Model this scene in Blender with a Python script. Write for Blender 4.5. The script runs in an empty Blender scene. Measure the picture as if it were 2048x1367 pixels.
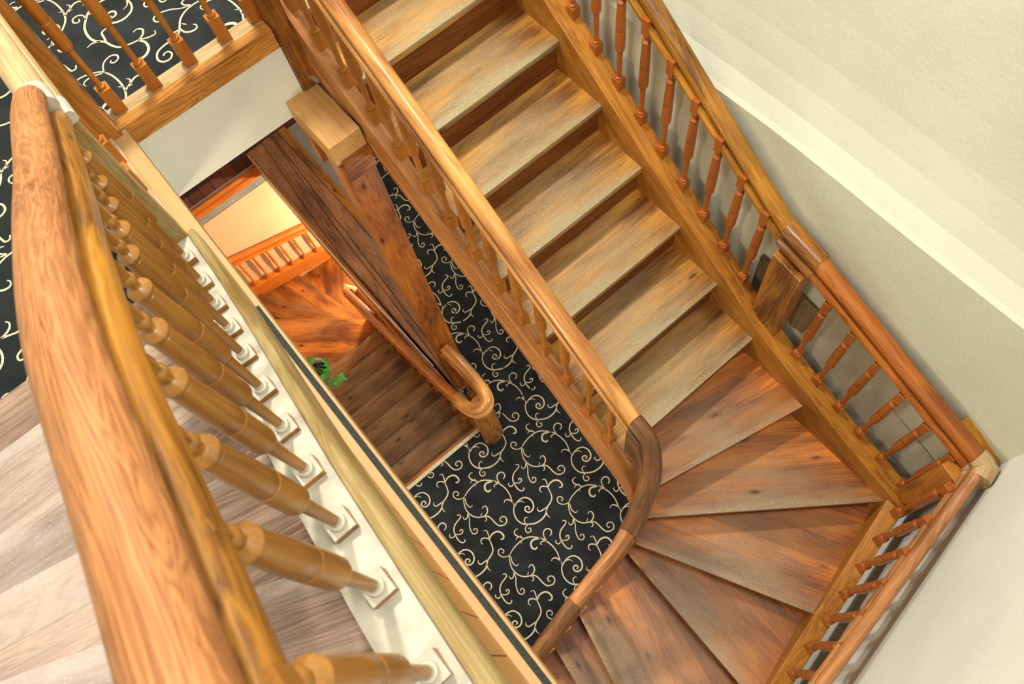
import bpy, math, random
from mathutils import Vector, Matrix
random.seed(7)
SC = bpy.context.scene
COL = SC.collection

# ------------------------------------------------------------------ camera
cam_d = bpy.data.cameras.new('camera'); cam = bpy.data.objects.new('camera', cam_d); COL.objects.link(cam)
cam_d.sensor_width = 36.0; cam_d.lens = 36.0 * 1523.31 / 2048; cam_d.clip_start = 0.02
Rm = Matrix(((0.63629598, -0.68333445, 0.35802437), (0.76433116, 0.62130501, -0.17256291), (-0.10452415, 0.38345027, 0.9176277)))
cam.matrix_world = Matrix.Translation((2.4725505, 0.1227712, 2.134706)) @ Rm.to_4x4()
cam_d.dof.use_dof = True; cam_d.dof.focus_distance = 3.6; cam_d.dof.aperture_fstop = 6.3
SC.camera = cam

# ------------------------------------------------------------------ light and exposure
SC.view_settings.view_transform = 'Standard'; SC.view_settings.look = 'None'
SC.view_settings.gamma = 1.0; SC.view_settings.use_curve_mapping = False
SC.view_settings.exposure = 0.16
w = bpy.data.worlds.new('room_light'); SC.world = w; w.use_nodes = True
w.node_tree.nodes['Background'].inputs[0].default_value = (1.0, 0.96, 0.87, 1); w.node_tree.nodes['Background'].inputs[1].default_value = 0.42

def area(name, loc, target, size, power, color):
    d = bpy.data.lights.new(name, 'AREA'); d.shape = 'DISK'; d.size = size; d.energy = power; d.color = color
    o = bpy.data.objects.new(name, d); COL.objects.link(o); o.location = loc
    o.rotation_euler = (Vector(target) - Vector(loc)).to_track_quat('-Z', 'Y').to_euler(); return o
def point(name, loc, r, power, color):
    d = bpy.data.lights.new(name, 'POINT'); d.shadow_soft_size = r; d.energy = power; d.color = color
    o = bpy.data.objects.new(name, d); COL.objects.link(o); o.location = loc; return o
area('rear_landing_lamp', (-0.7, 0.75, 3.9), (1.2, 1.0, -1.2), 0.36, 190, (1.0, 0.93, 0.78))
area('stairwell_ceiling_lamp', (2.9, 0.9, 4.1), (2.6, 0.8, -2), 0.9, 95, (1.0, 0.96, 0.88))
point('lower_hall_lamp', (1.6, 1.35, -1.95), 0.12, 24, (1.0, 0.95, 0.86))  # added fill with no visible source, brightens the lower carpet and column
point('rear_hall_lamp', (-1.3, 1.45, -1.1), 0.12, 34, (1.0, 0.88, 0.74))  # no such lamp known; put in to lift the dark old planks
point('stair_foot_lamp', (1.7, -0.8, -0.75), 0.12, 36, (1.0, 0.90, 0.76))  # extra light added below the slab to brighten the end wall
point('ground_floor_lamp', (-1.75, 1.35, -4.25), 0.07, 120, (1.0, 0.78, 0.55))

# ------------------------------------------------------------------ materials
def new_mat(name):
    m = bpy.data.materials.new(name); m.use_nodes = True; nt = m.node_tree; b = nt.nodes['Principled BSDF']; return m, nt, b
def ramp(nt, stops):
    n = nt.nodes.new('ShaderNodeValToRGB'); cr = n.color_ramp
    while len(cr.elements) < len(stops): cr.elements.new(0.5)
    for e, (p, c) in zip(cr.elements, stops): e.position = p; e.color = (*c, 1)
    return n
def sc(c, k): return tuple(x * k for x in c)
def mixc(nt, fac, a, b, blend='MIX'):
    n = nt.nodes.new('ShaderNodeMix'); n.data_type = 'RGBA'; n.blend_type = blend
    for s, v in ((0, fac), (6, a), (7, b)):
        if isinstance(v, (int, float)): n.inputs[s].default_value = v
        elif isinstance(v, tuple): n.inputs[s].default_value = (*v, 1)
        else: nt.links.new(v, n.inputs[s])
    return n.outputs[2]
def mathn(nt, op, a, b=None, clamp=False):
    n = nt.nodes.new('ShaderNodeMath'); n.operation = op; n.use_clamp = clamp
    for i, v in enumerate((a, b)):
        if v is None: continue
        if isinstance(v, (int, float)): n.inputs[i].default_value = v
        else: nt.links.new(v, n.inputs[i])
    return n.outputs[0]

def wood(name, dark, light, knots=0.5, board=0.0, wear=0.0, wear_col=(0.42, 0.36, 0.26), rough=0.42, rings=10.0, blotch=0.35, coat=0.0, contrast=1.0, edge=0.0):
    """wood whose grain runs along attribute 'grain' x; 'grain' y,z are across (metres)"""
    m, nt, b = new_mat(name); L = nt.links
    at0 = nt.nodes.new('ShaderNodeAttribute'); at0.attribute_name = 'grain'
    oi = nt.nodes.new('ShaderNodeObjectInfo'); at = nt.nodes.new('ShaderNodeVectorMath'); at.operation = 'ADD'
    cb = nt.nodes.new('ShaderNodeCombineXYZ'); L.new(mathn(nt, 'MULTIPLY', oi.outputs['Random'], 31.0), cb.inputs[0]); L.new(cb.outputs[0], at.inputs[1]); L.new(at0.outputs['Vector'], at.inputs[0])
    mp = nt.nodes.new('ShaderNodeMapping'); mp.inputs['Scale'].default_value = (1.3, 16, 16); L.new(at.outputs['Vector'], mp.inputs[0])
    sep = nt.nodes.new('ShaderNodeSeparateXYZ'); L.new(at.outputs['Vector'], sep.inputs[0])
    # broad figure
    n1 = nt.nodes.new('ShaderNodeTexNoise'); n1.inputs['Scale'].default_value = 1.0; n1.inputs['Detail'].default_value = 5; n1.inputs['Distortion'].default_value = 0.9; L.new(mp.outputs[0], n1.inputs[0])
    r1 = mathn(nt, 'MULTIPLY', n1.outputs[0], rings); r1 = mathn(nt, 'FRACT', r1)
    tri = mathn(nt, 'ABSOLUTE', mathn(nt, 'SUBTRACT', mathn(nt, 'MULTIPLY', r1, 2), 1))
    # fine fibres
    mp2 = nt.nodes.new('ShaderNodeMapping'); mp2.inputs['Scale'].default_value = (5, 190, 190); L.new(at.outputs['Vector'], mp2.inputs[0])
    n2 = nt.nodes.new('ShaderNodeTexNoise'); n2.inputs['Scale'].default_value = 1.0; n2.inputs['Detail'].default_value = 3; L.new(mp2.outputs[0], n2.inputs[0])
    f = mathn(nt, 'ADD', mathn(nt, 'ADD', 0.03, mathn(nt, 'MULTIPLY', tri, 0.34 * contrast)), mathn(nt, 'MULTIPLY', n2.outputs[0], 0.50))
    # blotches
    mp3 = nt.nodes.new('ShaderNodeMapping'); mp3.inputs['Scale'].default_value = (2.2, 7, 7); L.new(at.outputs['Vector'], mp3.inputs[0])
    n3 = nt.nodes.new('ShaderNodeTexNoise'); n3.inputs['Scale'].default_value = 1.0; n3.inputs['Detail'].default_value = 3; L.new(mp3.outputs[0], n3.inputs[0])
    f = mathn(nt, 'ADD', f, mathn(nt, 'MULTIPLY', mathn(nt, 'SUBTRACT', n3.outputs[0], 0.5), blotch * 3))
    cr = ramp(nt, [(0.08, dark), (0.45, tuple((a + c) / 2 for a, c in zip(dark, light))), (0.85, light)]); L.new(f, cr.inputs[0])
    col = cr.outputs[0]
    if board:
        bd = mathn(nt, 'FLOOR', mathn(nt, 'DIVIDE', sep.outputs[1], board))
        wn = nt.nodes.new('ShaderNodeTexWhiteNoise'); wn.noise_dimensions = '1D'; L.new(bd, wn.inputs['W'])
        k = mathn(nt, 'ADD', mathn(nt, 'MULTIPLY', wn.outputs['Value'], 0.62), 0.62)
        cc = nt.nodes.new('ShaderNodeCombineColor')
        for i, q in enumerate((1.0, 0.98, 0.94)): L.new(mathn(nt, 'MULTIPLY', k, q), cc.inputs[i])
        col = mixc(nt, 1.0, col, cc.outputs[0], 'MULTIPLY')
        fr = mathn(nt, 'FRACT', mathn(nt, 'DIVIDE', sep.outputs[1], board))
        seam = mathn(nt, 'LESS_THAN', fr, 0.018)
        col = mixc(nt, mathn(nt, 'MULTIPLY', seam, 0.6), col, sc(dark, 0.35))
    if wear:
        mp4 = nt.nodes.new('ShaderNodeMapping'); mp4.inputs['Scale'].default_value = (3.0, 11, 11); L.new(at.outputs['Vector'], mp4.inputs[0])
        n4 = nt.nodes.new('ShaderNodeTexNoise'); n4.inputs['Scale'].default_value = 1.0; n4.inputs['Detail'].default_value = 6; n4.inputs['Roughness'].default_value = 0.65; L.new(mp4.outputs[0], n4.inputs[0])
        wr = ramp(nt, [(0.36, (0, 0, 0)), (0.62, (1, 1, 1))]); L.new(n4.outputs[0], wr.inputs[0])
        wa = nt.nodes.new('ShaderNodeAttribute'); wa.attribute_name = 'wear'
        fac = mathn(nt, 'MULTIPLY', mathn(nt, 'ADD', mathn(nt, 'MULTIPLY', wr.outputs[0], 0.6), 0.42), mathn(nt, 'MULTIPLY', wa.outputs['Fac'], wear), True)
        col = mixc(nt, fac, col, wear_col)
        n5 = nt.nodes.new('ShaderNodeTexNoise'); n5.inputs['Scale'].default_value = 1.0; n5.inputs['Detail'].default_value = 2
        mp5 = nt.nodes.new('ShaderNodeMapping'); mp5.inputs['Scale'].default_value = (90, 260, 260); L.new(at.outputs['Vector'], mp5.inputs[0]); L.new(mp5.outputs[0], n5.inputs[0])
        sp = ramp(nt, [(0.63, (0, 0, 0)), (0.70, (1, 1, 1))]); L.new(n5.outputs[0], sp.inputs[0])
        col = mixc(nt, mathn(nt, 'MULTIPLY', mathn(nt, 'MULTIPLY', sp.outputs[0], wa.outputs['Fac']), 0.30, True), col, (0.75, 0.72, 0.62))
    if knots:
        v = nt.nodes.new('ShaderNodeTexVoronoi'); v.inputs['Scale'].default_value = 1.0; v.inputs['Randomness'].default_value = 1.0
        mp6 = nt.nodes.new('ShaderNodeMapping'); mp6.inputs['Scale'].default_value = (3.2, 8.0, 8.0); L.new(at.outputs['Vector'], mp6.inputs[0]); L.new(mp6.outputs[0], v.inputs[0])
        kr = ramp(nt, [(0.0, (1, 1, 1)), (0.055, (0.9, 0.9, 0.9)), (0.10, (0.25, 0.25, 0.25)), (0.17, (0, 0, 0))]); L.new(v.outputs['Distance'], kr.inputs[0])
        col = mixc(nt, mathn(nt, 'MULTIPLY', kr.outputs[0], knots, True), col, sc(dark, 0.28))
    L.new(col, b.inputs['Base Color'])
    b.inputs['Roughness'].default_value = rough; b.inputs['Specular IOR Level'].default_value = 0.35
    if coat: b.inputs['Coat Weight'].default_value = coat; b.inputs['Coat Roughness'].default_value = 0.18
    bp = nt.nodes.new('ShaderNodeBump'); bp.inputs['Strength'].default_value = 0.15; bp.inputs['Distance'].default_value = 0.002
    L.new(f, bp.inputs['Height']); L.new(bp.outputs[0], b.inputs['Normal'])
    return m

def plaster(name, col, var=0.06, bump=0.25, scale=9):
    m, nt, b = new_mat(name); L = nt.links
    tc = nt.nodes.new('ShaderNodeTexCoord')
    n = nt.nodes.new('ShaderNodeTexNoise'); n.inputs['Scale'].default_value = 1.7; n.inputs['Detail'].default_value = 4; L.new(tc.outputs['Object'], n.inputs[0])
    r = ramp(nt, [(0.3, sc(col, 1 - var * 1.6)), (0.7, sc(col, 1 + var * .4))]); L.new(n.outputs[0], r.inputs[0]); L.new(r.outputs[0], b.inputs['Base Color'])
    n2 = nt.nodes.new('ShaderNodeTexNoise'); n2.inputs['Scale'].default_value = scale * 8; n2.inputs['Detail'].default_value = 5; L.new(tc.outputs['Object'], n2.inputs[0])
    n3 = nt.nodes.new('ShaderNodeTexNoise'); n3.inputs['Scale'].default_value = scale * .5; n3.inputs['Detail'].default_value = 3; L.new(tc.outputs['Object'], n3.inputs[0])
    s = mathn(nt, 'ADD', mathn(nt, 'MULTIPLY', n2.outputs[0], 0.25), n3.outputs[0])
    bp = nt.nodes.new('ShaderNodeBump'); bp.inputs['Strength'].default_value = bump; bp.inputs['Distance'].default_value = 0.02
    L.new(s, bp.inputs['Height']); L.new(bp.outputs[0], b.inputs['Normal']); b.inputs['Roughness'].default_value = 0.9; b.inputs['Specular IOR Level'].default_value = 0.1
    return m
def flat(name, col, rough=0.6, noise=0.15, scale=60, metal=0.0):
    m, nt, b = new_mat(name); L = nt.links
    tc = nt.nodes.new('ShaderNodeTexCoord'); n = nt.nodes.new('ShaderNodeTexNoise'); n.inputs['Scale'].default_value = scale; n.inputs['Detail'].default_value = 4
    L.new(tc.outputs['Object'], n.inputs[0]); r = ramp(nt, [(0.3, sc(col, 1 - noise)), (0.7, sc(col, 1 + noise))]); L.new(n.outputs[0], r.inputs[0]); L.new(r.outputs[0], b.inputs['Base Color'])
    b.inputs['Roughness'].default_value = rough; b.inputs['Metallic'].default_value = metal; b.inputs['Specular IOR Level'].default_value = 0.25
    return m

M = {}
M['tread'] = wood('worn_golden_tread', (0.14, 0.042, 0.003), (0.66, 0.32, 0.055), contrast=.6, rings=8, knots=0.8, board=0.105, wear=0.9, wear_col=(0.34, 0.265, 0.15), blotch=0.65)
M['tread_red'] = wood('orange_brown_tread', (0.15, 0.032, 0.004), (0.64, 0.22, 0.032), contrast=.6, rings=8, knots=0.9, board=0.115, wear=0.85, wear_col=(0.31, 0.21, 0.125), blotch=0.65)
M['tread_dark'] = wood('brown_lower_tread', (0.085, 0.032, 0.009), (0.42, 0.21, 0.085), contrast=.6, rings=8, knots=1.0, board=0.14, wear=0.5, wear_col=(0.24, 0.18, 0.12), blotch=0.5)
M['riser'] = wood('riser_pine', (0.075, 0.017, 0.003), (0.25, 0.080, 0.012), knots=0.6, board=0.0)
M['stringer'] = wood('stringer_pine', (0.18, 0.058, 0.005), (0.56, 0.235, 0.034), knots=0.5)
M['stringer_pink'] = wood('varnished_string_pine', (0.26, 0.085, 0.02), (0.62, 0.27, 0.08), knots=0.4, coat=0.3)
M['baluster'] = wood('turned_pine', (0.28, 0.08, 0.007), (0.62, 0.24, 0.034), knots=0.15, coat=0.25, blotch=0.2, contrast=0.45, rings=4)
M['baluster_red'] = wood('reddish_turned_pine', (0.24, 0.052, 0.005), (0.52, 0.155, 0.02), knots=0.2, coat=0.25, blotch=0.2, contrast=0.45, rings=4)
M['baluster_near'] = wood('amber_turned_pine', (0.14, 0.048, 0.005), (0.44, 0.20, 0.032), knots=0.35, coat=0.3, blotch=0.3, contrast=0.45, rings=4)
M['rail_light'] = wood('light_handrail_pine', (0.24, 0.06, 0.010), (0.78, 0.39, 0.11), knots=1.0, coat=0.5, rings=5, blotch=0.55)
M['rail_amber'] = wood('amber_handrail_pine', (0.11, 0.036, 0.003), (0.50, 0.21, 0.018), knots=0.7, coat=0.3, blotch=0.5)
M['rail_red'] = wood('red_brown_handrail', (0.20, 0.045, 0.006), (0.54, 0.17, 0.022), knots=0.5, coat=0.4)
M['rail_dark'] = wood('dark_brown_handrail', (0.05, 0.018, 0.007), (0.24, 0.095, 0.03), knots=0.4, coat=0.4, blotch=0.6)
M['rail_mid'] = wood('mid_brown_handrail', (0.14, 0.042, 0.010), (0.56, 0.24, 0.085), knots=0.5, coat=0.5, blotch=0.5)
M['rail_near'] = wood('near_handrail_pine', (0.15, 0.040, 0.009), (0.50, 0.215, 0.075), knots=0.25, rough=0.6, rings=16, blotch=0.28, contrast=1.3)
M['pale'] = wood('pale_dusty_pine', (0.34, 0.21, 0.09), (0.60, 0.44, 0.25), knots=0.2, blotch=0.4)
M['olive'] = wood('greyed_olive_pine', (0.22, 0.14, 0.04), (0.46, 0.35, 0.17), knots=0.15, blotch=0.5)
M['beam'] = wood('varnished_beam_pine', (0.20, 0.055, 0.005), (0.64, 0.28, 0.05), knots=0.6, coat=0.3, rings=12, contrast=1.7)
M['post'] = wood('old_post_pine', (0.11, 0.034, 0.005), (0.52, 0.20, 0.028), knots=1.0, coat=0.3, blotch=0.6)
M['column'] = wood('dark_column_timber', (0.11, 0.028, 0.005), (0.52, 0.16, 0.022), knots=1.0, coat=0.2, blotch=0.5)
M['block'] = wood('clean_pine_block', (0.44, 0.23, 0.07), (0.68, 0.40, 0.15), knots=0.2, blotch=0.2, rings=5)
M['plank'] = wood('old_reddish_plank', (0.10, 0.034, 0.014), (0.44, 0.19, 0.09), knots=0.5, blotch=0.5, rough=0.6)
M['panel_pine'] = wood('beige_pine_panel', (0.46, 0.22, 0.065), (0.58, 0.29, 0.095), knots=0.05, blotch=0.15, contrast=0.5)
M['ledge'] = wood('pale_pine_ledge', (0.46, 0.28, 0.12), (0.60, 0.38, 0.18), knots=0.05, blotch=0.15, contrast=0.5)
M['old_tread'] = wood('whitish_worn_tread', (0.15, 0.08, 0.06), (0.56, 0.39, 0.31), knots=0.7, board=0.15, wear=0.8, wear_col=(0.48, 0.40, 0.37), blotch=0.4, rough=0.6)
M['orange_wood'] = wood('orange_lit_wood', (0.45, 0.10, 0.012), (0.70, 0.24, 0.03), knots=0.2)  # orange is the wood's own colour
M['dusty'] = flat('dusty_white_paint', (0.47, 0.43, 0.36), rough=0.85, noise=0.25, scale=14)
M['wall'] = plaster('cream_plaster', (0.64, 0.655, 0.55))
M['wall_far'] = plaster('white_plaster', (0.78, 0.82, 0.79))
M['wall_rough'] = plaster('rough_grey_plaster', (0.62, 0.60, 0.52), var=0.25, bump=0.9, scale=5)
M['white_panel'] = plaster('smooth_white_panel', (0.78, 0.77, 0.67), bump=0.03)
M['wall_low'] = plaster('warm_beige_plaster', (0.72, 0.54, 0.33), bump=0.1)
M['cement'] = plaster('grey_cement', (0.34, 0.34, 0.32), var=0.25, bump=0.8, scale=20)
M['hall'] = plaster('grey_hall_floor', (0.30, 0.27, 0.25), bump=0.05)
M['tape'] = flat('black_grip_tape', (0.035, 0.04, 0.035), rough=0.8, noise=0.7, scale=300)
M['strip'] = flat('pale_metal_strip', (0.55, 0.52, 0.38), rough=0.4, metal=0.2)
M['timber_grey'] = wood('weathered_inset_timber', (0.10, 0.07, 0.035), (0.28, 0.21, 0.12), knots=0.2)  # brown colour stands in for the dark recess in the plaster
M['baluster_dusty'] = M['dusty']
M['cable'] = flat('white_cable', (0.75, 0.72, 0.65))
M['leaf'] = flat('ivy_leaf', (0.06, 0.32, 0.04), rough=0.45, noise=0.5, scale=30)
M['pot'] = flat('pale_basket', (0.5, 0.45, 0.38), noise=0.3)
M['soil'] = flat('dark_soil', (0.03, 0.02, 0.015), noise=0.4)
def carpet_mats():
    m, nt, b = new_mat('charcoal_carpet'); L = nt.links
    tc = nt.nodes.new('ShaderNodeTexCoord'); n = nt.nodes.new('ShaderNodeTexNoise'); n.inputs['Scale'].default_value = 500; L.new(tc.outputs['Object'], n.inputs[0])
    n2 = nt.nodes.new('ShaderNodeTexNoise'); n2.inputs['Scale'].default_value = 6; n2.inputs['Detail'].default_value = 4; L.new(tc.outputs['Object'], n2.inputs[0])
    f = mathn(nt, 'ADD', mathn(nt, 'MULTIPLY', n.outputs[0], 0.5), mathn(nt, 'MULTIPLY', n2.outputs[0], 0.5))
    r = ramp(nt, [(0.35, (0.006, 0.008, 0.010)), (0.68, (0.030, 0.035, 0.040))]); L.new(f, r.inputs[0]); L.new(r.outputs[0], b.inputs['Base Color'])
    b.inputs['Roughness'].default_value = 0.95; b.inputs['Sheen Weight'].default_value = 0.12; b.inputs['Specular IOR Level'].default_value = 0.1
    return m
M['carpet'] = carpet_mats()
M['scroll'] = flat('cream_carpet_scroll', (0.60, 0.54, 0.40), rough=0.95, noise=0.12, scale=300)
def brick_mat():
    m, nt, b = new_mat('dark_red_brick'); L = nt.links
    tc = nt.nodes.new('ShaderNodeTexCoord'); br = nt.nodes.new('ShaderNodeTexBrick'); L.new(tc.outputs['Object'], br.inputs[0])
    br.inputs['Scale'].default_value = 1.0; br.inputs['Brick Width'].default_value = 0.24; br.inputs['Row Height'].default_value = 0.12; br.inputs['Mortar Size'].default_value = 0.006
    br.inputs['Color1'].default_value = (0.13, 0.025, 0.01, 1); br.inputs['Color2'].default_value = (0.04, 0.012, 0.008, 1); br.inputs['Mortar'].default_value = (0.01, 0.006, 0.005, 1)
    L.new(br.outputs[0], b.inputs['Base Color']); b.inputs['Roughness'].default_value = 0.6
    return m
M['brick'] = brick_mat()

# ------------------------------------------------------------------ mesh helpers
class MB:
    def __init__(s): s.v = []; s.f = []; s.g = []; s.w = []; s.m = []
    def add(s, verts, faces, grain, wear=None, mi=0):
        b = len(s.v); s.v += [tuple(v) for v in verts]; s.f += [tuple(b + i for i in f) for f in faces]
        s.g += grain; s.w += wear if wear else [0.0] * len(verts); s.m += [mi] * len(faces)
        return s
    def build(s, name, mats, parent=None, smooth=False, bevel=0.0, loc=None):
        me = bpy.data.meshes.new(name); o = Vector(loc) if loc else Vector((0, 0, 0))
        me.from_pydata([tuple(Vector(v) - o) for v in s.v], [], s.f)
        for mm in (mats if isinstance(mats, (list, tuple)) else [mats]): me.materials.append(M[mm])
        a = me.attributes.new('grain', 'FLOAT_VECTOR', 'POINT'); a.data.foreach_set('vector', [c for g in s.g for c in g])
        a = me.attributes.new('wear', 'FLOAT', 'POINT'); a.data.foreach_set('value', s.w)
        me.polygons.foreach_set('material_index', s.m)
        if smooth:
            me.polygons.foreach_set('use_smooth', [True] * len(me.polygons))
            if smooth is not True: me.set_sharp_from_angle(angle=math.radians(smooth))
        me.validate(); me.update()
        ob = bpy.data.objects.new(name, me); COL.objects.link(ob); ob.location = o
        if bevel:
            bv = ob.modifiers.new('bevel', 'BEVEL'); bv.width = bevel; bv.segments = 2; bv.limit_method = 'ANGLE'
        if parent:
            ob.parent = parent; ob.location = o - parent.location
        return ob
def rnd(): return Vector((random.uniform(0, 50), random.uniform(0, 50), random.uniform(0, 50)))
def frame(ax):
    ax = Vector(ax).normalized(); up = Vector((0, 0, 1)) if abs(ax.z) < .95 else Vector((0, 1, 0))
    side = up.cross(ax).normalized(); return ax, side, ax.cross(side)
def grain(verts, ax, off=None):
    a, s, u = frame(ax); off = off or rnd()
    return [tuple(Vector((Vector(v).dot(a), Vector(v).dot(s), Vector(v).dot(u))) + off) for v in verts]
BOXF = [(0, 3, 2, 1), (4, 5, 6, 7), (0, 1, 5, 4), (1, 2, 6, 5), (2, 3, 7, 6), (3, 0, 4, 7)]
def box(mb, x0, x1, y0, y1, z0, z1, ax=(1, 0, 0), mi=0):
    v = [(x0, y0, z0), (x1, y0, z0), (x1, y1, z0), (x0, y1, z0), (x0, y0, z1), (x1, y0, z1), (x1, y1, z1), (x0, y1, z1)]
    return mb.add(v, BOXF, grain(v, ax), mi=mi)
def prism(mb, poly, z0, z1, ax=(1, 0, 0), mi=0, wear=None, off=None):
    """poly: plan outline (counter-clockwise), extruded between z0 and z1"""
    n = len(poly); v = [(p[0], p[1], z0) for p in poly] + [(p[0], p[1], z1) for p in poly]
    f = [tuple(range(n - 1, -1, -1)), tuple(range(n, 2 * n))] + [(i, (i + 1) % n, n + (i + 1) % n, n + i) for i in range(n)]
    return mb.add(v, f, grain(v, ax, off), wear, mi)
def slab_tread(mb, front, back, z, th, nx=22, ny=9, ax=None, mi=0, center_wear=1.0):
    """tread with front (nosing) line front=(inner,outer) and back line; gridded top so that wear can vary"""
    (fi, fo), (bi, bo) = front, back
    ax = ax or (fo[0] - fi[0], fo[1] - fi[1], 0); off = rnd(); V = []; W = []; F = []
    for j in range(ny + 1):
        t = j / ny
        for i in range(nx + 1):
            s = i / nx
            a = (fi[0] + (fo[0] - fi[0]) * s, fi[1] + (fo[1] - fi[1]) * s); b = (bi[0] + (bo[0] - bi[0]) * s, bi[1] + (bo[1] - bi[1]) * s)
            V.append((a[0] + (b[0] - a[0]) * t, a[1] + (b[1] - a[1]) * t, z - (0.004 if j == 0 else 0)))
            W.append(center_wear * max(0, math.sin(math.pi * min(1, max(0, (s - .05) / .85)))) ** 0.8 * (1.0 - 0.75 * max(0, t - .25)) + (.9 * center_wear if j == 0 else .25 * center_wear if j == 1 else 0))
    N = (nx + 1) * (ny + 1)
    for j in range(ny):
        for i in range(nx):
            a = j * (nx + 1) + i; F.append((a, a + 1, a + nx + 2, a + nx + 1))
    # underside and edges
    c = [0, nx, N - 1, N - 1 - nx]
    V += [(V[k][0], V[k][1], z - th) for k in c]; W += [0.2] * 4
    F.append((N + 3, N + 2, N + 1, N))
    F.append(tuple(list(range(nx, -1, -1)) + [N, N + 1])); F.append(tuple([c[3]] + list(range(c[3] + 1, N)) + [N + 2, N + 3]))
    F.append(tuple([j * (nx + 1) for j in range(ny + 1)] + [N + 3, N])); F.append(tuple([nx + j * (nx + 1) for j in range(ny, -1, -1)] + [N + 1, N + 2]))
    mb.add(V, F, grain(V, ax, off), W, mi); return mb
def sweep(mb, path, prof, mi=0, cap=True, mats=None, side_scale=None):
    """sweep profile (side, up) along 3-D path; side is horizontal left of travel, up is vertical"""
    P = [Vector(p) for p in path]; n = len(P); m = len(prof); V = []; G = []; off = rnd(); d = 0; N = []
    for i in range(n):
        a = (P[i] - P[i - 1]) if i else (P[1] - P[0]); b = (P[i + 1] - P[i]) if i < n - 1 else a
        a2 = Vector((a.x, a.y)); b2 = Vector((b.x, b.y))
        if a2.length < 1e-6: a2 = b2
        if b2.length < 1e-6: b2 = a2
        a2.normalize(); b2.normalize(); t = (a2 + b2).normalized(); k = 1 / max(.5, t.dot(a2))
        sd = Vector((-t.y, t.x, 0)) * k
        if i: d += (P[i] - P[i - 1]).length
        for (s, u) in prof:
            V.append(P[i] + sd * s + Vector((0, 0, u))); G.append(tuple(Vector((d, s, u)) + off))
    F = []
    for i in range(n - 1):
        for j in range(m):
            F.append((i * m + j, i * m + (j + 1) % m, (i + 1) * m + (j + 1) % m, (i + 1) * m + j))
    if cap: F.append(tuple(range(m - 1, -1, -1))); F.append(tuple((n - 1) * m + j for j in range(m)))
    mb.add(V, F, G, mi=mi); return mb
def rect(s0, s1, u0, u1): return [(s0, u0), (s0, u1), (s1, u1), (s1, u0)]
def smooth_path(pts, n=6):
    out = []; P = [Vector(p) for p in pts]
    for i in range(len(P) - 1):
        p0 = P[max(0, i - 1)]; p1 = P[i]; p2 = P[i + 1]; p3 = P[min(len(P) - 1, i + 2)]
        for k in range(n):
            t = k / n; out.append(0.5 * ((2 * p1) + (p2 - p0) * t + (2 * p0 - 5 * p1 + 4 * p2 - p3) * t * t + (3 * p1 - p0 - 3 * p2 + p3) * t ** 3))
    out.append(P[-1]); return out
# handrail section: rounded grip on a moulded foot; z measured from underside
RAIL = [(-.038, 0), (-.046, .006), (-.047, .024), (-.040, .036), (-.020, .040), (-.019, .046), (-.032, .054), (-.038, .068), (-.037, .082), (-.028, .096), (-.012, .104), (0, .105),
        (.012, .104), (.028, .096), (.037, .082), (.038, .068), (.032, .054), (.019, .046), (.020, .040), (.040, .036), (.047, .024), (.046, .006), (.038, 0)]
def rail_prof(k=1.0, kh=1.0): return [(s * k, u * kh) for s, u in RAIL]

def tag(o, label=None, cat=None, group=None, kind=None):
    if label: o['label'] = label
    if cat: o['category'] = cat
    if group: o['group'] = group
    if kind: o['kind'] = kind
    return o
def thing(name, loc, label, cat, group=None):
    o = bpy.data.objects.new(name, None); COL.objects.link(o); o.location = loc; o.empty_display_size = .1
    return tag(o, label, cat, group)
def structure(mb, name, mats, label, **k): return tag(mb.build(name, mats, **k), label=label, kind='structure')

def baluster_mesh(name, H, mat, plinth=0.06, pw=0.021, top_block=0.05, slope=0.0, R=0.0215, seg=14, dusty=None, hw=0.017):
    """turned baluster: square plinth, slim shank, stepped barrel with a grooved ring, beads, square head"""
    mb = MB(); off = rnd()
    def addv(V, F): mb.add(V, F, [tuple(Vector((v[2], v[0], v[1])) + off) for v in V])
    z0 = -0.035
    V = [(-pw, -pw, z0), (pw, -pw, z0), (pw, pw, z0), (-pw, pw, z0), (-pw, -pw, plinth), (pw, -pw, plinth), (pw, pw, plinth), (-pw, pw, plinth)]
    addv(V, BOXF)
    if dusty: mb.m[1] = 1
    zt = H - top_block
    V = [(-hw, -hw, zt), (hw, -hw, zt), (hw, hw, zt), (-hw, hw, zt), (-hw, -hw, H + .03), (hw, -hw, H + .03), (hw, hw, H + .03), (-hw, hw, H + .03)]
    addv(V, BOXF)
    L = zt - plinth
    pr = [(0, .010), (.0, .0165), (.010, .0175), (.022, .0160), (.027, .0115), (.05, .0105), (.20, .0118), (.355, .0130), (.36, R * .80), (.368, R * .93), (.385, R), (.50, R), (.585, R * .985), (.588, R * .93), (.594, R * .93), (.598, R * .975), (.70, R * .95), (.885, R * .80), (.888, R * .70), (.893, R * .70),
          (.897, R * .90), (.912, R * .92), (.922, R * .74), (.932, .0095), (.952, .0085), (.958, .0125), (.972, .0140), (.985, .0125), (.992, .009), (1.0, .009)]
    V = []; F = []
    for t, r in pr:
        for k in range(seg):
            a = 2 * math.pi * k / seg; V.append((r * math.cos(a), r * math.sin(a), plinth + t * L))
    for i in range(len(pr) - 1):
        for k in range(seg): F.append((i * seg + k, i * seg + (k + 1) % seg, (i + 1) * seg + (k + 1) % seg, (i + 1) * seg + k))
    addv(V, F)
    if dusty:
        for q in range(12, 12 + seg * 5): mb.m[q] = 1
    me_o = mb.build(name, [mat, dusty] if dusty else mat, smooth=35); return me_o
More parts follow.
